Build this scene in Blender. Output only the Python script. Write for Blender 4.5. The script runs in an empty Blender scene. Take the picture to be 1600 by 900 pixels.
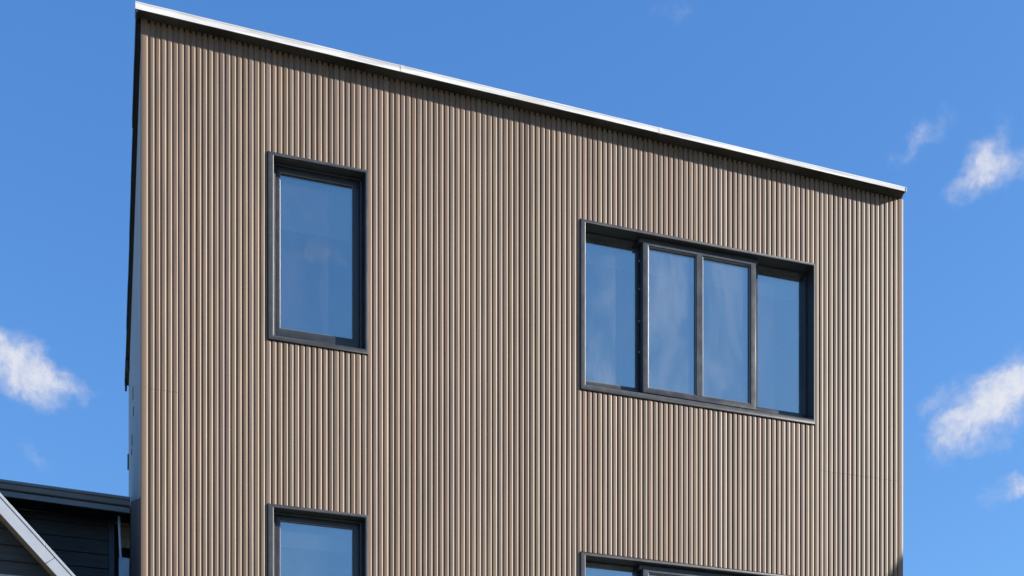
import bpy, bmesh, math, random
from mathutils import Vector
random.seed(7)
S = bpy.context.scene
COL = S.collection
R = math.radians

# ------------------------------------------------------------------ camera
# building frame: x runs along the facade, y into the building, z up; metres
TH = R(16.879)
cam = bpy.data.cameras.new("camera")
cam.sensor_width = 36; cam.lens = 47.087
cam.shift_y = 0.7454
cam.clip_start = 0.1; cam.clip_end = 6000
camo = bpy.data.objects.new("camera", cam); COL.objects.link(camo)
camo.location = (0, -11.508, 1.6); camo.rotation_euler = (R(90), 0, -TH)
S.camera = camo

# ------------------------------------------------------------------ light
SUN_EL, SUN_AZ = R(24.0), R(112.5)       # azimuth from +Y towards +X
SUN_DIR = Vector((math.cos(SUN_EL)*math.sin(SUN_AZ), math.cos(SUN_EL)*math.cos(SUN_AZ), math.sin(SUN_EL)))
sl = bpy.data.lights.new("sun", 'SUN'); sl.energy = 5.0; sl.angle = R(0.5); sl.color = (1, .95, .885)
so = bpy.data.objects.new("sun", sl); COL.objects.link(so)
so.rotation_euler = SUN_DIR.to_track_quat('Z', 'Y').to_euler(); so.location = (30, -20, 30)
S.view_settings.view_transform = 'Standard'; S.view_settings.look = 'None'
S.view_settings.exposure = 1.35; S.view_settings.gamma = 1
S.view_settings.use_curve_mapping = False
SKY_STRENGTH = 0.10; SKY_TINT = (.485, .78, 1.01)

# ------------------------------------------------------------------ node helpers
class NT:
    def __init__(self, tree): self.t = tree
    def n(self, kind, **kw):
        nd = self.t.nodes.new(kind)
        for k, v in kw.items(): setattr(nd, k, v)
        return nd
    def put(self, sock, v):
        if hasattr(v, 'is_output'): self.t.links.new(v, sock)
        else: sock.default_value = v
    def m(self, op, a, b=0.0, c=0.0, clamp=False):
        nd = self.n('ShaderNodeMath', operation=op, use_clamp=clamp)
        for i, v in enumerate((a, b, c)): self.put(nd.inputs[i], v)
        return nd.outputs[0]
    def v(self, op, a, b=(0, 0, 0), s=None):
        nd = self.n('ShaderNodeVectorMath', operation=op)
        self.put(nd.inputs[0], a)
        if op != 'SCALE': self.put(nd.inputs[1], b)
        if s is not None: self.put(nd.inputs['Scale'], s)
        return nd.outputs['Value'] if op in ('DOT_PRODUCT', 'LENGTH') else nd.outputs['Vector']
    def noise(self, vec, scale, detail=4, rough=.55, out='Fac', dist=0.0):
        nd = self.n('ShaderNodeTexNoise')
        self.put(nd.inputs['Vector'], vec)
        nd.inputs['Scale'].default_value = scale; nd.inputs['Detail'].default_value = detail
        nd.inputs['Roughness'].default_value = rough; nd.inputs['Distortion'].default_value = dist
        return nd.outputs[out]
    def remap(self, x, a, b, c=0.0, d=1.0, smooth=True):
        nd = self.n('ShaderNodeMapRange', interpolation_type='SMOOTHSTEP' if smooth else 'LINEAR')
        for i, v in enumerate((x, a, b, c, d)): self.put(nd.inputs[i], v)
        return nd.outputs[0]
    def mix(self, f, a, b, blend='MIX'):
        nd = self.n('ShaderNodeMix', data_type='RGBA', blend_type=blend)
        self.put(nd.inputs[0], f); self.put(nd.inputs[6], a); self.put(nd.inputs[7], b)
        return nd.outputs[2]

# ------------------------------------------------------------------ sky with scattered clouds
world = bpy.data.worlds.new("World"); S.world = world; world.use_nodes = True
wt = world.node_tree; W = NT(wt)
bg = wt.nodes['Background']; bg.inputs[1].default_value = 1.0
sky = W.n('ShaderNodeTexSky', sky_type='NISHITA', sun_disc=False)
sky.sun_elevation = SUN_EL; sky.sun_rotation = SUN_AZ
sky.altitude = 0; sky.air_density = 1.0; sky.dust_density = 0.6; sky.ozone_density = 3.0
skyc = W.v('SCALE', sky.outputs[0], s=SKY_STRENGTH)
skyc = W.v('MULTIPLY', skyc, SKY_TINT)
sp = W.n('ShaderNodeSeparateColor'); wt.links.new(skyc, sp.inputs[0])          # even out the deep clear-air blue
cb = W.n('ShaderNodeCombineColor'); wt.links.new(sp.outputs[0], cb.inputs[0])
wt.links.new(W.m('MULTIPLY', W.m('POWER', sp.outputs[1], .80), .645), cb.inputs[1])
wt.links.new(W.m('MULTIPLY', W.m('POWER', sp.outputs[2], .60), .61), cb.inputs[2])
skyc = cb.outputs[0]
F_, R_ = Vector((math.sin(TH), math.cos(TH), 0)), Vector((math.cos(TH), -math.sin(TH), 0))
def direction(az_tan, el_tan):      # tangent of the angle right of the street axis, tangent of the height angle
    return (F_ + R_*az_tan + Vector((0, 0, 1))*el_tan).normalized()
def px(x, y): return ((x-800)/2092.8, (1642.7-y)/2092.8)
geo = W.n('ShaderNodeTexCoord').outputs['Generated']
d = W.v('NORMALIZE', geo)
warp = W.v('SUBTRACT', W.noise(d, 26, 3, .5, 'Color'), (.5, .5, .5))
warp2 = W.v('SUBTRACT', W.noise(d, 75, 4, .6, 'Color'), (.5, .5, .5))
dw = W.v('ADD', d, W.v('ADD', W.v('SCALE', warp, s=.028), W.v('SCALE', warp2, s=.013)))
billow = W.noise(dw, 48, 6, .62)
wisps = W.noise(d, 110, 5, .65)
# x, y, half-width, half-height, tilt (deg, up to the right), density
CLOUDS = [
 (8, 560, 52, 42, -20, .86), (62, 585, 66, 34, -22, .80), (114, 600, 40, 18, -20, .6), (50, 712, 42, 16, -18, .30),
 (1068, 6, 40, 22, 10, .20), (1040, 30, 20, 26, 60, .12),
 (1452, 208, 44, 20, 42, .46), (1424, 236, 26, 12, 40, .32), (1482, 155, 12, 8, 20, .10),
 (1525, 268, 66, 32, 52, .58), (1578, 262, 50, 30, -10, .55), (1545, 222, 34, 16, 40, .4),
 (1556, 622, 70, 44, 28, .95), (1512, 664, 58, 34, 40, .78), (1598, 596, 50, 34, 10, .95), (1462, 622, 30, 18, 35, .5),
 (1570, 695, 40, 10, 15, .26), (1572, 768, 46, 18, 18, .62), (1612, 758, 32, 18, 10, .62),
]
MIRROR = [(504, 402, 66, 15, 5, .52), (945, 570, 22, 60, 10, .26)]       # clouds over the street, behind the viewer
field = None
for i, (x, y, a, b, tilt, dens) in enumerate(CLOUDS + MIRROR):
    c = direction(*px(x, y))
    if i >= len(CLOUDS): c = Vector((c.x, -c.y, c.z))
    right = c.cross(Vector((0, 0, 1))).normalized(); up = right.cross(c)
    if i >= len(CLOUDS): tilt = -tilt
    ct, st = math.cos(R(tilt)), math.sin(R(tilt))
    e1, e2 = right*ct + up*st, up*ct - right*st
    dist = (Vector((F_.x, F_.y, 0)).length)
    k = 1/math.hypot(1, math.hypot(*px(x, y)))
    sa, sb = a/2092.8*k*1.12, b/2092.8*k*1.12
    dd = W.v('SUBTRACT', dw, tuple(c))
    pa = W.m('DIVIDE', W.v('DOT_PRODUCT', dd, tuple(e1)), sa)
    pb = W.m('DIVIDE', W.v('DOT_PRODUCT', dd, tuple(e2)), sb)
    r2 = W.m('ADD', W.m('MULTIPLY', pa, pa), W.m('MULTIPLY', pb, pb))
    g = W.m('MULTIPLY', W.m('POWER', 2.7183, W.m('MULTIPLY', r2, -1.15)), dens)
    g = W.m('MULTIPLY', g, W.m('GREATER_THAN', W.v('DOT_PRODUCT', d, tuple(c)), 0.5))
    field = g if field is None else W.m('SUBTRACT', W.m('ADD', field, g), W.m('MULTIPLY', W.m('MULTIPLY', field, g), .75))
tex = W.m('ADD', W.m('MULTIPLY', billow, .75), W.m('MULTIPLY', wisps, .25))
body = W.m('ADD', field, W.m('MULTIPLY', W.m('SUBTRACT', tex, .53), 1.95))
body = W.m('MULTIPLY', W.remap(body, .03, 1.28), W.remap(field, .02, .4))
alpha = W.m('MULTIPLY', body, .97, clamp=True)
cloudc = W.mix(W.remap(body, .3, 1.0), (.235, .25, .315, 1), (.318, .322, .342, 1))
skyall = W.mix(alpha, skyc, cloudc)
wt.links.new(skyall, bg.inputs[0])

# ------------------------------------------------------------------ materials
def mat(name, color=(.5, .5, .5), rough=.5, metal=0.0, spec=.5, build=None):
    m = bpy.data.materials.new(name); m.use_nodes = True
    N = NT(m.node_tree); p = m.node_tree.nodes['Principled BSDF']
    p.inputs['Base Color'].default_value = (*color, 1); p.inputs['Roughness'].default_value = rough
    p.inputs['Metallic'].default_value = metal; p.inputs['Specular IOR Level'].default_value = spec
    if build: build(N, p)
    return m
def obj_coord(N): return N.n('ShaderNodeTexCoord').outputs['Object']
def stretched(N, sx, sy, sz):
    return N.v('MULTIPLY', obj_coord(N), (sx, sy, sz))
def bump(N, p, h, strength, dist=.004):
    b = N.n('ShaderNodeBump'); b.inputs['Strength'].default_value = strength; b.inputs['Distance'].default_value = dist
    N.put(b.inputs['Height'], h); N.put(p.inputs['Normal'], b.outputs[0])
def mottled(c1, c2, scale, sx=1, sy=1, sz=1, bmp=.0, rough=None):
    def f(N, p):
        v = stretched(N, sx, sy, sz); n = N.noise(v, scale, 6, .6)
        N.put(p.inputs['Base Color'], N.mix(N.remap(n, .3, .7), (*c1, 1), (*c2, 1)))
        if bmp: bump(N, p, n, bmp)
        if rough: N.put(p.inputs['Roughness'], N.remap(n, .3, .7, *rough))
    return f
def cladding_nodes(N, p):
    at = N.n('ShaderNodeAttribute', attribute_name='tone')
    v = N.v('MULTIPLY', obj_coord(N), (1, 1, .016))
    g1 = N.noise(v, 140, 4, .6); g2 = N.noise(N.v('MULTIPLY', obj_coord(N), (1, 1, .004)), 420, 3, .6)
    big = N.noise(N.v('MULTIPLY', obj_coord(N), (1, 1, .35)), .9, 3, .5)
    c = N.mix(N.remap(g1, .3, .7), (.80, .80, .80, 1), (1.16, 1.15, 1.14, 1))
    c = N.mix(1.0, at.outputs['Color'], c, 'MULTIPLY')
    c = N.mix(1.0, c, N.mix(N.remap(g2, .3, .7), (.88, .88, .88, 1), (1.1, 1.1, 1.1, 1)), 'MULTIPLY')
    c = N.mix(1.0, c, N.mix(N.remap(big, .3, .7), (.93, .93, .94, 1), (1.05, 1.05, 1.04, 1)), 'MULTIPLY')
    N.put(p.inputs['Base Color'], c)
    bump(N, p, g2, .25, .001)
M = {}
M['cladding'] = mat('timber_composite_cladding', rough=.47, spec=.31, build=cladding_nodes)
M['groove'] = mat('cladding_groove', (.30, .185, .112), .8)
M['trim'] = mat('tan_trim', rough=.48, spec=.30, build=mottled((.168, .116, .078), (.190, .132, .090), 30, 1, 1, .03))
M['anthracite'] = mat('anthracite_powder_coat', rough=.38, spec=.42, build=mottled((.028, .029, .032), (.038, .039, .042), 9, 1, 1, 1, 0, (.40, .52)))
M['sash'] = mat('anthracite_sash', rough=.36, build=mottled((.024, .025, .028), (.032, .033, .037), 9, 1, 1, 1, 0, (.32, .42)))
M['gasket'] = mat('black_rubber', (.012, .012, .013), .6)
M['bead'] = mat('glazing_bead', (.13, .13, .135), .34, 0, .8)
M['white'] = mat('white_flashing', rough=.4, build=mottled((.40, .385, .365), (.62, .615, .60), 4, .6, 1, 10))
M['soffit'] = mat('dark_soffit', rough=.7, build=mottled((.020, .018, .016), (.085, .074, .064), 2.2, 1, 1, 1))
M['verge'] = mat('dark_verge_metal', rough=.5, build=mottled((.020, .019, .018), (.035, .033, .031), 8))
M['panel'] = mat('grey_wall_panel', rough=.45, spec=.05, build=mottled((.42, .35, .295), (.50, .415, .35), 3, 1, 1, .3))
M['dark_refl'] = mat('painted_dark_reflection', (.17, .118, .09), .7, spec=.1)  # dark tone for the painted reflection on the side wall
M['roof'] = mat('roof_membrane', (.12, .12, .125), .7)
M['plaster'] = mat('white_plaster', (.72, .71, .68), .8)
M['carpet'] = mat('floor_carpet', (.16, .15, .14), .9)
M['blind'] = mat('pale_blind_fabric', (.68, .68, .66), .8)
M['curtain'] = mat('sheer_curtain', (.6, .6, .58), .8)
def glass_nodes(name, fac, tint=(.80, .81, .77), wash=(.004, .030)):
    m = bpy.data.materials.new(name); m.use_nodes = True; t = m.node_tree; N = NT(t)
    t.nodes.remove(t.nodes['Principled BSDF'])
    fr = N.n('ShaderNodeFresnel'); fr.inputs['IOR'].default_value = 1.5
    f = N.m('ADD', N.m('MULTIPLY', fr.outputs[0], .9), fac, clamp=True)
    gl = N.n('ShaderNodeBsdfGlossy'); gl.inputs['Roughness'].default_value = .012
    gl.inputs['Color'].default_value = (.86, .95, .98, 1)
    b = N.n('ShaderNodeBump'); b.inputs['Strength'].default_value = .05; b.inputs['Distance'].default_value = .02
    N.put(b.inputs['Height'], N.noise(obj_coord(N), 2.2, 2, .5)); N.put(gl.inputs['Normal'], b.outputs[0])
    tr = N.n('ShaderNodeBsdfTransparent'); tr.inputs['Color'].default_value = (*tint, 1)
    mx = N.n('ShaderNodeMixShader'); N.put(mx.inputs[0], f); N.put(mx.inputs[1], tr.outputs[0]); N.put(mx.inputs[2], gl.outputs[0])
    df = N.n('ShaderNodeBsdfDiffuse'); df.inputs['Color'].default_value = (.8, .79, .76, 1)      # thin pale film painting a greyish wash of light into the panes
    film = N.noise(stretched(N, 1, 1, .35), 2.6, 5, .6, dist=.6)
    m2 = N.n('ShaderNodeMixShader'); N.put(m2.inputs[0], N.remap(film, .35, .75, *wash)); N.put(m2.inputs[1], mx.outputs[0]); N.put(m2.inputs[2], df.outputs[0])
    t.links.new(m2.outputs[0], t.nodes['Material Output'].inputs[0])
    return m
M['glass'] = glass_nodes('coated_glass', .30)
M['hazy'] = glass_nodes('hazy_coated_glass', .30, wash=(.004, .085))
def board_nodes(N, p):
    n = N.noise(stretched(N, .06, 1, 1), 60, 5, .6); b = N.noise(obj_coord(N), 1.5, 3, .5)
    c = N.mix(N.remap(n, .3, .7), (.036, .033, .030, 1), (.066, .060, .055, 1))
    c = N.mix(1.0, c, N.mix(N.remap(b, .3, .7), (.75, .75, .75, 1), (1.15, 1.15, 1.15, 1)), 'MULTIPLY')
    N.put(p.inputs['Base Color'], c); bump(N, p, n, .3, .002)
M['boards'] = mat('dark_weatherboard', rough=.6, build=board_nodes)
M['gutter'] = mat('grey_gutter_metal', rough=.35, build=mottled((.22, .205, .195), (.29, .27, .255), 4, .3, 1, 1))
M['barge'] = mat('pale_grey_bargeboard', rough=.45, build=mottled((.28, .30, .335), (.32, .34, .37), 4, 1, 1, 1))
M['brown'] = mat('brown_soffit_timber', rough=.6, build=mottled((.32, .20, .11), (.45, .29, .17), 20, 1, 1, .3))
M['pipe'] = mat('white_pipe', (.82, .84, .86), .12)
M['zinc'] = mat('blue_grey_zinc', rough=.3, metal=.6, build=mottled((.30, .34, .40), (.40, .44, .50), 6))
M['render'] = mat('cream_render', rough=.8, build=mottled((.42, .39, .34), (.5, .47, .41), 3))
M['tile'] = mat('slate_roof', rough=.7, build=mottled((.07, .07, .075), (.12, .12, .125), 14))
def ground_nodes(N, p):
    n = N.noise(obj_coord(N), .8, 8, .65); f = N.noise(obj_coord(N), 40, 4, .6)
    c = N.mix(N.remap(n, .35, .65), (.05, .065, .025, 1), (.10, .10, .07, 1))
    N.put(p.inputs['Base Color'], N.mix(1.0, c, N.mix(f, (.7, .7, .7, 1), (1.2, 1.2, 1.2, 1)), 'MULTIPLY'))
M['ground'] = mat('grass_and_gravel', rough=.9, build=ground_nodes)
M['asphalt'] = mat('asphalt', rough=.85, build=mottled((.042, .042, .044), (.062, .062, .064), 25))
M['concrete'] = mat('concrete', rough=.85, build=mottled((.24, .235, .225), (.32, .315, .30), 6))

# ------------------------------------------------------------------ mesh helpers
class MB:
    def __init__(self): self.v, self.f, self.mi, self.tone = [], [], [], []
    def add(self, verts, faces, mi=0, tone=(1, 1, 1)):
        k = len(self.v); self.v += [tuple(q) for q in verts]; self.f += [tuple(i+k for i in q) for q in faces]
        self.mi += [mi]*len(faces); self.tone += [tone]*len(verts); return self
    def box(self, x0, x1, y0, y1, z0, z1, mi=0, tone=(1, 1, 1)):
        v = [(x, y, z) for z in (z0, z1) for y in (y0, y1) for x in (x0, x1)]
        return self.add(v, [(0, 2, 3, 1), (4, 5, 7, 6), (0, 1, 5, 4), (2, 6, 7, 3), (0, 4, 6, 2), (1, 3, 7, 5)], mi, tone)
    def hexa(self, lo, hi, mi=0, tone=(1, 1, 1)):      # two matching quads, both counter-clockwise seen from hi
        n = len(lo)
        f = [tuple(reversed(range(n))), tuple(range(n, 2*n))] + [(i, (i+1) % n, n+(i+1) % n, n+i) for i in range(n)]
        return self.add(list(lo)+list(hi), f, mi, tone)
    def ring(self, o, i, prof, mi=0):
        # sweep profile points (t: 0 outer rect .. 1 inner rect, y) round a rectangle (x0, x1, z0, z1)
        n = len(prof); vs = []
        for cx, cz in ((0, 2), (1, 2), (1, 3), (0, 3)):
            for t, y in prof:
                vs.append((o[cx]*(1-t)+i[cx]*t, y, o[cz]*(1-t)+i[cz]*t))
        fs = []
        for s in range(4):
            a, b = s*n, ((s+1) % 4)*n
            for q in range(n):
                r = (q+1) % n
                fs.append((a+q, a+r, b+r, b+q))
        return self.add(vs, fs, mi)
    def tube(self, p0, p1, r, n=14, mi=0):
        p0, p1 = Vector(p0), Vector(p1); ax = (p1-p0).normalized()
        a = ax.orthogonal().normalized(); b = ax.cross(a)
        lo = [p0+(a*math.cos(2*math.pi*k/n)+b*math.sin(2*math.pi*k/n))*r for k in range(n)]
        hi = [q+(p1-p0) for q in lo]
        return self.hexa(lo, hi, mi)
    def build(self, name, mats, parent=None, smooth=None, bevel=0, tone=False):
        me = bpy.data.meshes.new(name); me.from_pydata(self.v, [], self.f)
        for m in (mats if isinstance(mats, (list, tuple)) else [mats]): me.materials.append(m)
        me.polygons.foreach_set('material_index', self.mi)
        bm = bmesh.new(); bm.from_mesh(me); bmesh.ops.recalc_face_normals(bm, faces=bm.faces); bm.to_mesh(me); bm.free()
        if tone:
            at = me.color_attributes.new('tone', 'FLOAT_COLOR', 'POINT')
            at.data.foreach_set('color', [c for t in self.tone for c in (*t, 1)])
        if smooth:
            me.shade_smooth(); me.set_sharp_from_angle(angle=R(smooth))
        o = bpy.data.objects.new(name, me); COL.objects.link(o)
        if parent:
            o.parent = parent
            o.location = -WORLD_LOC[parent.name]; 
        WORLD_LOC[o.name] = Vector((0, 0, 0))
        if bevel:
            bv = o.modifiers.new('bevel', 'BEVEL'); bv.width = bevel; bv.segments = 2; bv.limit_method = 'ANGLE'; bv.angle_limit = R(40)
            me.shade_smooth(); me.set_sharp_from_angle(angle=R(30)); bv.harden_normals = False
        return o
WORLD_LOC = {}
def thing(name, loc, label, cat, group=None):
    o = bpy.data.objects.new(name, None); COL.objects.link(o); o.location = loc; o.empty_display_size = .3
    WORLD_LOC[o.name] = Vector(loc); return tag(o, label, cat, group)
def tag(o, label, cat, group=None):
    o['label'] = label; o['category'] = cat
    if group: o['group'] = group
    return o
def structure(o): o['kind'] = 'structure'; return o
def arc(cx, cy, r, a0, a1, n):
    return [(cx+r*math.cos(R(a0+(a1-a0)*k/n)), cy+r*math.sin(R(a0+(a1-a0)*k/n))) for k in range(n+1)]

# ------------------------------------------------------------------ ground
g = MB(); n = 8
g.add([(-2500, -2500, 0), (2500, -2500, 0), (2500, 2500, 0), (-2500, 2500, 0)], [(0, 1, 2, 3)])
structure(g.build('ground', M['ground']))
g = MB().box(-60, 60, -24, -12.6, -.2, .004); structure(g.build('road', M['asphalt']))
g = MB().box(-60, 60, -12.58, -10.0, -.2, .12); structure(g.build('pavement', M['concrete'], bevel=.02))

# ------------------------------------------------------------------ the slatted tower
T = thing('apartment_building', (3.9, 3.2, 0),
          'tall flat-roofed block clad in tan vertical timber slats with dark framed windows', 'building')
X0, X1, YB = .28, 7.53, 6.43
def roof_top(x): return 10.222 + (x-.232)/(7.488-.232)*(10.052-10.222)
YS, YG = .012, .024          # slat face, groove floor
WIN = [(1.321, 2.186, 6.061+1.6, 9.264), (4.146, 6.547, 7.641, 9.198),
       (1.321, 2.186, 4.661, 6.264), (4.146, 6.547, 4.604, 6.161)]

# structural front wall with the four openings
xs = sorted({X0+.01, X1-.01, *[w[0]-.002 for w in WIN], *[w[1]+.002 for w in WIN]})
wl = MB()
for a, b in zip(xs, xs[1:]):
    holes = sorted((w[2]-.002, w[3]+.002) for w in WIN if w[0]-.003 < (a+b)/2 < w[1]+.003)
    z = 0.0
    for h0, h1 in holes:
        wl.box(a, b, YG, .25, z, h0); z = h1
    top = [roof_top(a)-.075, roof_top(b)-.075]
    wl.hexa([(a, YG, z), (b, YG, z), (b, .25, z), (a, .25, z)], [(a, YG, top[0]), (b, YG, top[1]), (b, .25, top[1]), (a, .25, top[0])])
wl.build('front_wall', M['groove'], T)

# vertical slats
cl = MB()
def slat(x0, x1, z0, z1, dy, tone, lo_clip=-1e9, hi_clip=1e9, z1b=None):
    rl, rx, ry = .004, .013, .010
    pts = [(x0+.0015, YG-.001)] + arc(x0+rl, YS+dy+rl, rl, 180, 270, 3)
    pts += [(x1-rx+rx*math.cos(R(270+15*k)), YS+dy+ry+ry*math.sin(R(270+15*k))) for k in range(7)] + [(x1-.001, YG-.001)]
    pts = [(min(max(px_, lo_clip), hi_clip), py_) for px_, py_ in pts]
    z1b = z1 if z1b is None else z1b
    sl_ = lambda x: z1+(z1b-z1)*(x-x0)/(x1-x0)
    cl.hexa([(a, b, z0) for a, b in pts], [(a, b, sl_(a)) for a, b in pts], 0, tone)
hues = [(.151, .104, .070), (.156, .108, .073), (.148, .104, .074), (.158, .104, .071), (.149, .107, .071), (.168, .121, .085), (.133, .090, .060), (.152, .111, .081)]
SEAM_L, SEAM_R = 7.105, 7.215
x = X0+.0605; END = X1-.0655
slats = []
while x < END-.02:
    p = .0481 + (.0522-.0481)*(x-X0)/(X1-X0) + random.uniform(-.0012, .0012)
    slats.append((x, p)); x += p
scale = (END-X0-.0605)/(x-X0-.0605)
for x, p in slats:
    x = X0+.0605+(x-X0-.0605)*scale; p *= scale
    a, b = x+.0096*random.uniform(.7, 1.3), x+p
    h = random.choice(hues); k = random.uniform(.88, 1.12)
    tone = (h[0]*k*random.uniform(.975, 1.025), h[1]*k, h[2]*k*random.uniform(.96, 1.04))
    dy = random.uniform(-.0013, .0013)
    spans = [[.25, roof_top(x)-.055]]; lo, hi = -1e9, 1e9
    clips = []
    for w in WIN:
        if b > w[0]-.004 and a < w[1]+.004:
            inside = (min(b, w[1])-max(a, w[0]))/(b-a)
            new = []
            for s0, s1 in spans:
                if w[3] <= s0 or w[2] >= s1: new.append([s0, s1])
                else: new += [[s0, w[2]-.004], [w[3]+.004, s1]]
            spans = new
            if inside < .75: clips.append((w[2]-.004, w[3]+.004, -1e9, w[0]-.003) if a < w[0] else (w[2]-.004, w[3]+.004, w[1]+.003, 1e9))
    def cut(s0, s1, l, h_):
        seam = SEAM_L+random.uniform(-.003, .003) if x < .55 else SEAM_R+(random.uniform(-.003, .003)) if x > 6.58 else None
        if seam and s0 < seam < s1:
            slat(a, b, s0, seam-.0011, dy, tone, l, h_)
            k2 = random.uniform(.95, 1.05)
            slat(a+.0006, b+.0006, seam+.0011, s1, dy+.0006, tuple(c*k2 for c in tone), l, h_)
        else: slat(a, b, s0, s1, dy, tone, l, h_)
    for s0, s1 in spans: cut(s0, s1, -1e9, 1e9)
    for s0, s1, l, h_ in clips: slat(a, b, s0, s1, dy, tone, l, h_)
cl.build('slat_cladding', M['cladding'], T, smooth=40, tone=True)

# corner trims
def corner(xa, xb, seams):
    m = MB(); zs = [.25] + seams; top = roof_top(xa)-.052
    for i, z in enumerate(zs):
        z1 = (zs[i+1]-.0007) if i+1 < len(zs) else top
        j = .0005*(i % 2); y0 = YS-.001+j
        pts = [(xa, .12), (xa, y0+.004), (xa+.0012, y0+.0012), (xa+.004, y0)]
        pts += [(xb-.012+.012*math.cos(R(270+15*k)), y0+.010+.010*math.sin(R(270+15*k))) for k in range(7)] + [(xb, .12)]
        m.hexa([(a, b, z) for a, b in pts], [(a, b, z1) for a, b in pts])
    return m.build('corner_trim', M['trim'], T, smooth=40)
corner(X0, X0+.055, [6.24, 7.11]); corner(X1-.060, X1, [5.2, 7.16, 8.45])

# other walls
sw = MB(); ys = [.122, .62, 1.95, 3.28, 4.61, 5.3, YB]
for a, b in zip(ys, ys[1:]):
    for z0, z1 in ((0, 3.4), (3.41, 6.6), (6.61, 8.3), (8.31, roof_top(X0)-.10)):
        sw.box(X0+.004, X0+.03, a+.004, b-.004, z0, z1)
sw.box(X0+.03, X0+.16, .26, YB, 0, roof_top(X0)-.09)
sw.build('side_wall', M['panel'], T)
sw = MB().box(X1-.16, X1-.004, .26, YB, 0, roof_top(X1)-.09); sw.build('side_wall', M['panel'], T)
MB().box(X0+.17, X1-.17, YB-.15, YB-.002, 0, roof_top(X1)-.09).build('rear_wall', M['panel'], T)
for y, z, w, h in ((3.46, 8.68, .045, .11), (3.12, 8.325, .04, .07), (4.0, 8.41, .06, .08), (4.2, 8.36, .03, .05)):
    MB().box(X0-.003, X0+.003, y-w, y+w, z-h/2, z+h/2).build('vent', M['verge'], T, bevel=.0015)
MB().box(X0-.013, X0+.003, 6.30, 6.40, 9.07, 9.24).build('meter_box', M['verge'], T, bevel=.005)

ap = MB()                                                      # dark sheet painting in the neighbour house's reflection on the side wall
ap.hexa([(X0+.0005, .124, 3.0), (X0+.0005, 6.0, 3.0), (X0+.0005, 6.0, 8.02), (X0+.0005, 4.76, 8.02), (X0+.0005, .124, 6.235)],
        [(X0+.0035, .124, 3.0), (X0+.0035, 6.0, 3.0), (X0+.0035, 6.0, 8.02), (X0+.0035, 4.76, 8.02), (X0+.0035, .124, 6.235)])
ap.build('dark_reflection_sheet', M['dark_refl'], T)

# roof, white capping, dark soffit and verge
def sloped(m, x0, x1, y0, y1, dz0, dz1, mi=0):
    a, b = roof_top(x0), roof_top(x1)
    return m.hexa([(x0, y0, a+dz0), (x1, y0, b+dz0), (x1, y1, b+dz0), (x0, y1, a+dz0)],
                  [(x0, y0, a+dz1), (x1, y0, b+dz1), (x1, y1, b+dz1), (x0, y1, a+dz1)], mi)
rf = MB(); sloped(rf, .262, 7.48, .06, 6.36, -.07, -.012); rf.build('roof', M['roof'], T)
fa = MB()                                                      # pressed white flashing in three lengths, kicked out at the drip
def fascia_seg(x0, x1, e):
    prof = lambda t: [(-0.0900-e, 0), (-0.0900-e, -.010), (-0.0885-e, -.013), (-0.0885-e, -t+.006), (-0.0920-e, -t), (-.089-e, -t-.002), (-.075, -t+.006), (-.075, -.008), (.10, -.008), (.10, 0)]
    t0, t1 = .062-.020*(x0-.23)/7.26, .062-.020*(x1-.23)/7.26
    L = [(x0, y, roof_top(x0)+z) for y, z in prof(t0)]; H = [(x1, y, roof_top(x1)+z) for y, z in prof(t1)]
    fa.hexa(L, H)
L_ = [.2335, 2.47, 4.9, 7.488]
for i in range(3): fascia_seg(L_[i], L_[i+1]-.002, .0004*i)
for xj in L_[1:3]:                                             # lap covers over the joints
    for k_ in range(1):
        a_, b_ = xj-.018, xj+.018
        fa.hexa([(a_, -.0905, roof_top(a_)-.052), (b_, -.0905, roof_top(b_)-.052), (b_, -.080, roof_top(b_)-.052), (a_, -.080, roof_top(a_)-.052)],
                [(a_, -.0912, roof_top(a_)+.0015), (b_, -.0912, roof_top(b_)+.0015), (b_, -.02, roof_top(b_)+.0015), (a_, -.02, roof_top(a_)+.0015)])
fo = fa.build('fascia', M['white'], T)
MB().box(7.488, 7.494, -.094, .05, roof_top(7.488)-.046, roof_top(7.488)+.002).build('fascia_end_cap', M['white'], T, bevel=.003)
sf = MB(); a_, b_, c_, d_ = roof_top(.24), roof_top(7.486), roof_top(7.545), roof_top(.24)
sf.hexa([(.24, -.073, a_-.050), (7.486, -.073, b_-.044), (7.545, .16, c_-.052), (.24, .16, d_-.052)],
        [(.24, -.073, a_-.012), (7.486, -.073, b_-.012), (7.545, .16, c_-.012), (.24, .16, d_-.012)]); sf.build('soffit', M['soffit'], T)
vg = MB()
ys = [-.087, .55, 1.35, 2.3, 3.2, 4.1, 5.0, 5.8, 6.36]
for i, (a, b) in enumerate(zip(ys, ys[1:])):
    j = random.uniform(-.005, .005); k = random.uniform(-.006, .006); zt = 10.214
    vg.hexa([(.238+j, a, zt-.075+k), (.252, a, zt-.075+k), (.252, b+.01, zt-.075+k), (.236+j, b+.01, zt-.078+k)],
            [(.236+j, a, zt), (.252, a, zt), (.252, b+.01, zt), (.234+j, b+.01, zt)])
vg.box(.252, X0+.02, .04, 6.34, roof_top(X0)-.095, roof_top(X0)-.06)
vg.box(.236, .262, 6.28, 6.36, 10.06, 10.15)
vg.build('verge_trim', M['verge'], T)
MB().box(.250, .284, 5.66, 5.76, 10.03, 10.13).build('bracket', M['verge'], T, bevel=.004)

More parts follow.
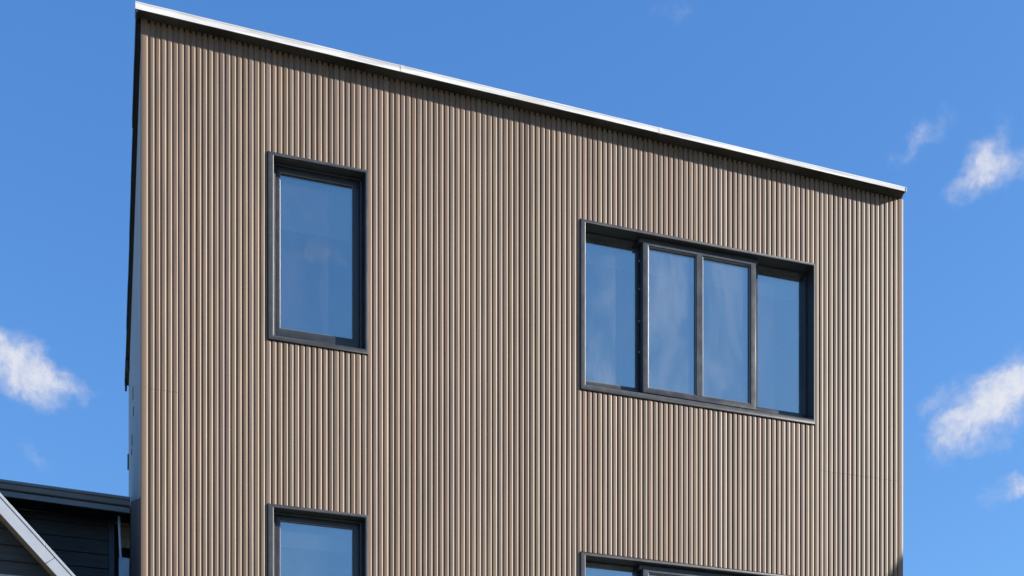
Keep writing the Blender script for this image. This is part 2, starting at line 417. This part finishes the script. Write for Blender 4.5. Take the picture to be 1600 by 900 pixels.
# rooms behind the glass
for z0, z1, name in ((3.55, 3.85, 'floor_slab'), (6.55, 6.85, 'floor_slab')):
    MB().box(X0+.17, X1-.17, .255, YB-.16, z0, z1).build(name, M['carpet'], T)
for z in (6.50, 9.62):
    MB().box(X0+.17, X1-.17, .255, YB-.16, z, z+.04).build('ceiling', M['plaster'], T)
for z0, z1 in ((3.86, 6.49), (6.86, 9.61)):
    pw = MB().box(X0+.18, X1-.18, 4.2, 4.3, z0, z1); pw.box(3.05, 3.15, .27, 4.19, z0, z1); pw.build('inner_wall', M['plaster'], T)

# windows
def rounded(y0, y1, t0=.30, tb=.36, d=.010, db=.012):
    """frame section: outer back -> outer front (small round) -> inner front (larger round) -> inner back"""
    out = [(0, y1), (0, y0+d)]
    for k in (30, 60, 90): out.append((t0*(1-math.cos(R(k))), y0+d*(1-math.sin(R(k)))))
    for k in (0, 22, 45, 68, 90): out.append((1-tb+tb*math.sin(R(k)), y0+db*(1-math.cos(R(k)))))
    out.append((1, y1)); return out
def inset(r, a, b=None, c=None, d=None):
    b = a if b is None else b; c = a if c is None else c; d = a if d is None else d
    return (r[0]+a, r[1]-b, r[2]+c, r[3]-d)
def shift(r, dz): return (r[0], r[1], r[2]+dz, r[3]+dz)
def pane(rect, y, par, g='glass'):
    m = MB().box(rect[0]-.004, rect[1]+.004, y, y+.008, rect[2]-.004, rect[3]+.004); return m.build('pane', M[g], par)

def narrow_window(dz, blind_z):
    o = shift((1.321, 2.186, 7.661, 9.264), dz); i = shift((1.372, 2.160, 7.705, 9.234), dz)
    w = MB().ring(o, i, rounded(0, .20, .2, .26, .006, .011)).build('window', M['anthracite'], T, smooth=35)
    f_o = inset(i, .001); f_i = shift((1.392, 2.128, 7.735, 9.215), dz)
    MB().ring(f_o, f_i, rounded(.088, .19, .05, .2, .003, .005)).build('frame', M['sash'], w, smooth=35)
    gl = shift((1.436, 2.074, 7.828, 9.178), dz)
    MB().ring(inset(f_i, .002), inset(gl, .0), rounded(.104, .18, .06, .10, .004, .006)).build('sash', M['sash'], w, smooth=35)
    MB().ring(inset(gl, .0005), inset(gl, .006), rounded(.112, .124, .3, .6, .003, .004)).build('glazing_bead', M['bead'], w, smooth=35)
    pane(gl, .128, w)
    MB().box(gl[0]-.02, gl[1]+.02, .205, .209, blind_z, gl[3]+.06).build('blind', M['blind'], w)
    return w
def wide_window(dz, blind_z):
    o = shift((4.146, 6.547, 7.641, 9.198), dz); i = shift((4.197, 6.530, 7.694, 9.168), dz)
    w = MB().ring(o, i, rounded(0, .245, .2, .26, .006, .010)).build('window', M['anthracite'], T, smooth=35)
    z0, z1 = 7.797+dz, 9.154+dz
    fr = MB()
    fr.ring(inset(i, .001), (4.232, 6.514, z0, z1), rounded(.128, .18, .05, .12, .003, .004))
    for a, b in ((4.745, 4.812), (5.925, 6.000)):
        fr.box(a, b, .129, .178, z0-.001, z1+.001)
    fr.build('frame', M['sash'], w, smooth=35)
    MB().box(4.745, 5.97, .058, .120, 9.118+dz, 9.165+dz).build('head_track', M['sash'], w, bevel=.003)
    so_ = (4.776, 5.941, 7.722+dz, 9.128+dz); la = (4.834, 5.324, 7.776+dz, 9.098+dz); lb = (5.386, 5.884, 7.776+dz, 9.098+dz)
    sa = MB()
    sa.ring(so_, (la[0], lb[1], la[2], la[3]), rounded(.048, .112, .12, .12, .006, .006))
    sa.box(la[1], lb[0], .0485, .111, la[2]-.001, la[3]+.001)
    sa.build('sash', M['sash'], w, smooth=35)
    for r_ in (la, lb):
        MB().ring(inset(r_, .0005), inset(r_, .007), rounded(.056, .076, .3, .6, .003, .004)).build('glazing_bead', M['bead'], w, smooth=35)
        pane(r_, .078, w, 'hazy')
    pane((4.232, 4.745, z0, z1), .146, w, 'hazy'); pane((6.000, 6.514, z0, z1), .146, w)
    for zz in (8.42, 8.98, 8.72, 8.13):
        MB().box(4.7645, 4.7745, .114, .124, zz+dz-.008, zz+dz+.008).build('latch', M['gutter'], w)
    MB().box(5.316, 5.322, .060, .070, 8.26+dz, 8.36+dz).build('handle', M['bead'], w)
    MB().box(4.24, 6.50, .30, .306, blind_z, 9.30+dz).build('blind', M['blind'], w)
    return w
narrow_window(0, 8.74); wide_window(0, 8.985); narrow_window(-3.0, 5.985); wide_window(-3.04, 5.93)

# curtains hung inside
def curtain(x0, x1, y, z0, z1, label):
    m = MB(); n = int((x1-x0)/.012); vs = []
    for k in range(n+1):
        xx = x0+(x1-x0)*k/n; off = .03*math.sin(k*.55+math.sin(k*.13)*2)+.012*math.sin(k*1.7)
        vs.append((xx, y+off, z0)); vs.append((xx+.02*math.sin(k*.2), y+off*.7, z1))
    bk = [(a, b+.003, c) for a, b, c in vs]; N_ = len(vs)
    fs = []
    for k in range(n):
        a = 2*k; fs += [(a, a+2, a+3, a+1), (N_+a, N_+a+1, N_+a+3, N_+a+2)]
    for k in range(n): fs += [(2*k, N_+2*k, N_+2*k+2, 2*k+2), (2*k+1, 2*k+3, N_+2*k+3, N_+2*k+1)]
    fs += [(0, 1, N_+1, N_), (2*n, N_+2*n, N_+2*n+1, 2*n+1)]
    m.add(vs+bk, fs); o = m.build('curtain', M['curtain'], None, smooth=60)
    return tag(o, label, 'curtain')
curtain(4.30, 4.88, .44, 6.9, 9.35, 'pale sheer curtain behind the left pane of the wide upper window')

# ------------------------------------------------------------------ dark weatherboard house on the left
H = thing('weatherboard_house', (-3.2, 7.5, 0), 'dark weatherboard house with grey gutter and pale sloping bargeboard beside the slatted block', 'house')
def boards(m, x0, x1, y, z0, z1, pitch=.168, upper=None, tilt=0.0):
    z = z0
    while z < z1:
        zt = min(z+pitch, z1)
        xs_ = [x0]; c = x0+random.uniform(.6, 2.4)
        while c < x1-.3: xs_.append(c); c += random.uniform(1.6, 3.0)
        xs_.append(x1)
        for a, b in zip(xs_, xs_[1:]):
            a2, b2 = a, b
            b3 = b2
            if upper:
                if upper(z) < a: continue
                b3 = min(b, max(upper(zt), a+.01)); b2 = min(b, upper(z))
            d_ = random.uniform(-.0015, .0015)
            m.hexa([(a2+.001, y-.016+d_, z+.002), (b2-.001, y-.016+d_, z+.002), (b2-.001, y+.04, z+.002), (a2+.001, y+.04, z+.002)],
                   [(a2+.001, y-.002+d_, zt), (b3-.001, y-.002+d_, zt), (b3-.001, y+.04, zt), (a2+.001, y+.04, zt)])
        z = zt
bw = MB(); boards(bw, -6.6, .035, 5.2, .3, 7.985); bw.box(-6.6, .02, 5.245, 5.4, 0, 8.0); bw.build('front_wall', M['boards'], H)
MB().box(.037, .103, 5.165, 5.42, .3, 7.955).build('corner_board', mat('blue_grey_corner_board', (.045, .062, .085), .45), H, bevel=.004)
MB().box(-.0, .10, 5.43, 10.2, 0, 7.9).build('side_wall', M['boards'], H)
MB().box(-6.6, -6.5, 5.43, 10.2, 0, 7.9).build('side_wall', M['boards'], H)
MB().box(-6.6, .10, 10.22, 10.3, 0, 7.9).build('rear_wall', M['boards'], H)
def ez(x): return -.0235*(x+1.149)          # fall of the eaves line towards the block
def eave(m, x0, x1, y0, y1, z0, z1, mi=0):
    m.hexa([(x0, y0, z0+ez(x0)), (x1, y0, z0+ez(x1)), (x1, y1, z0+ez(x1)), (x0, y1, z0+ez(x0))],
           [(x0, y0, z1+ez(x0)), (x1, y0, z1+ez(x1)), (x1, y1, z1+ez(x1)), (x0, y1, z1+ez(x0))], mi)
EX = X0-.004
gt = MB()                                      # quad gutter: rolled lip over a stepped face
def sweep(m, prof, x0, x1):
    m.hexa([(x0, y, z+ez(x0)) for y, z in prof], [(x1, y, z+ez(x1)) for y, z in prof])
sweep(gt, [(4.75, 8.106), (4.744, 8.098), (4.744, 8.075), (4.752, 8.066), (4.758, 8.064), (4.772, 8.016), (4.785, 8.006), (4.90, 8.006), (4.90, 8.012), (4.79, 8.014), (4.765, 8.07), (4.765, 8.10)], -6.7, EX)
gt.build('gutter', M['gutter'], H)
fb = MB(); eave(fb, -6.7, EX, 4.80, 4.83, 7.935, 8.001); fb.build('fascia', M['gutter'], H, bevel=.004)
ev = MB(); eave(ev, -6.7, EX, 4.832, 5.19, 7.962, 7.972); ev.build('eaves_soffit', M['soffit'], H)
MB().box(-6.6, .10, 5.168, 5.182, 7.945, 7.962).build('frieze', M['brown'], H)
ro = MB(); ro.hexa([(-6.8, 4.78, 8.09), (EX, 4.78, 8.06), (EX, 7.7, 8.45), (-6.8, 7.7, 8.48)], [(-6.8, 4.78, 8.10), (EX, 4.78, 8.07), (EX, 7.7, 8.49), (-6.8, 7.7, 8.52)])
ro.hexa([(-6.8, 7.7, 8.48), (EX, 7.7, 8.45), (EX, 10.5, 8.02), (-6.8, 10.5, 8.05)], [(-6.8, 7.7, 8.52), (EX, 7.7, 8.49), (EX, 10.5, 8.06), (-6.8, 10.5, 8.09)])
ro.build('roof', M['tile'], H)
# return between the house and the block
MB().box(.104, EX, 5.45, 5.6, 3.0, 8.0).build('return_wall', M['verge'], H)
bp = MB()
for k in range(3): bp.box(.178, EX, 5.20+.004*(k % 2), 5.23, 7.635+.127*k, 7.635+.127*(k+1)-.004)
bp.build('return_panel', M['brown'], H)
MB().tube((.150, 5.0, 7.93), (.175, 5.0, 7.36), .0155).build('downpipe', M['pipe'], H, smooth=40)
rh = MB(); rh.hexa([(.150, 4.86, 6.9), (.262, 4.86, 6.9), (.262, 4.99, 6.9), (.150, 4.99, 6.9)], [(.146, 4.85, 7.395), (EX-.002, 4.85, 7.395), (EX-.002, 4.99, 7.395), (.146, 4.99, 7.395)])
rh.build('rainwater_head', M['zinc'], H, bevel=.006)
# front wing whose gable stands forward, its bargeboard running down to the right
SL = 1.0555
def rake(x, off=0.0): return 6.172-off-SL*(x+.827)
apex, EW = -2.6, .06
def rake_bar(m, x0, x1, y0, y1, o0, o1):
    m.hexa([(x0, y0, rake(x0, o1)), (x1, y0, rake(x1, o1)), (x1, y1, rake(x1, o1)), (x0, y1, rake(x0, o1))],
           [(x0, y0, rake(x0, o0)), (x1, y0, rake(x1, o0)), (x1, y1, rake(x1, o0)), (x0, y1, rake(x0, o0))])
def mirror_of(m):
    q = MB(); q.f = [tuple(reversed(f)) for f in m.f]; q.mi = m.mi; q.tone = m.tone
    q.v = [(2*apex-a, b, c) for a, b, c in m.v]; return q
for side in (0, 1):
    bb = MB(); cuts = [apex+.002, -1.5, -.475, .14]
    for a, b in zip(cuts, cuts[1:]):                      # joints cut square to the board
        sa_, sb_ = (0 if a == cuts[0] else .075), .075
        bb.hexa([(a, .20, rake(a, .172)), (b-.003, .20, rake(b-.003, .172)), (b-.003, .226, rake(b-.003, .172)), (a, .226, rake(a, .172))],
                [(a+sa_, .20, rake(a+sa_, .034)), (b+sb_-.003, .20, rake(b+sb_-.003, .034)), (b+sb_-.003, .226, rake(b+sb_-.003, .034)), (a+sa_, .226, rake(a+sa_, .034))])
    if side: bb = mirror_of(bb)
    bb.build('bargeboard', M['barge'], H, bevel=.003)
    cp = MB()
    for a, b in zip(cuts, cuts[1:]): rake_bar(cp, a, b-.002, .196, .24, 0, .0332)
    if side: cp = mirror_of(cp)
    cp.build('barge_capping', M['barge'], H, bevel=.003)
    st = MB(); rake_bar(st, apex+.002, .13, .228, .43, .145, .156)
    if side: st = mirror_of(st)
    st.build('rake_soffit', M['brown'], H)
    gr = MB(); rake_bar(gr, apex+.002, .12, .242, 5.15, .008, .05)
    if side: gr = mirror_of(gr)
    gr.build('gable_roof', M['tile'], H)
gw = MB(); up_r = lambda z: (6.172-.158-z)/SL-.827
for fl in (0, 1):
    gl_ = MB(); boards(gl_, apex, EW, .44, .3, 7.85, .135, up_r)
    if fl: gl_ = mirror_of(gl_)
    gw.add(gl_.v, gl_.f)
gw.build('gable_wall', M['boards'], H)
MB().box(-2.2, -.36, .385, .423, 5.49, 5.572).build('head_trim', mat('cream_trim', (.36, .325, .27), .6), H, bevel=.004)
MB().box(EW-.08, EW-.004, .485, 5.16, .3, 4.95).build('side_wall', M['boards'], H)

# ------------------------------------------------------------------ unseen gabled house, added so its rake shades the corner of the slats
G = thing('shadow_caster_house', (14, 0, 0), 'unseen cream rendered house with a steep slate gable, added to shade the slatted block', 'house')
P = Vector((7.4685, YS, 6.435)); Q = P+SUN_DIR*5.0           # a point on the rake
sl2 = 1.40
def rz(x): return Q.z+sl2*(x-Q.x)
ax_ = Q.x+2.2; ez_ = Q.x-1.2
yf, yb = Q.y, Q.y+3.4
for s in (1, -1):
    mx = lambda x: x if s == 1 else 2*ax_-x
    m = MB(); m.hexa([(mx(ez_), yf, rz(ez_)-.18), (mx(ax_), yf, rz(ax_)-.18), (mx(ax_), yb, rz(ax_)-.18), (mx(ez_), yb, rz(ez_)-.18)],
                     [(mx(ez_), yf, rz(ez_)), (mx(ax_), yf, rz(ax_)), (mx(ax_), yb, rz(ax_)), (mx(ez_), yb, rz(ez_))])
    m.build('roof_slope', M['tile'], G)
xw0, xw1 = ez_+.35, 2*ax_-ez_-.35
m = MB(); m.hexa([(xw0, yf+.3, 0), (xw1, yf+.3, 0), (xw1, yf+.3, rz(xw0)-.25), (ax_, yf+.3, rz(ax_)-.25), (xw0, yf+.3, rz(xw0)-.25)],
                 [(xw0, yb-.3, 0), (xw1, yb-.3, 0), (xw1, yb-.3, rz(xw0)-.25), (ax_, yb-.3, rz(ax_)-.25), (xw0, yb-.3, rz(xw0)-.25)])
m.build('wall', M['render'], G)
for xw in (ax_-2.0, ax_+1.0):
    w_ = MB().ring((xw, xw+1, 4.2, 5.6), (xw+.07, xw+.93, 4.27, 5.53), rounded(yf+.24, yf+.31)).build('window', M['white'], G)
    MB().box(xw+.07, xw+.93, yf+.27, yf+.29, 4.27, 5.53).build('pane', M['glass'], w_)
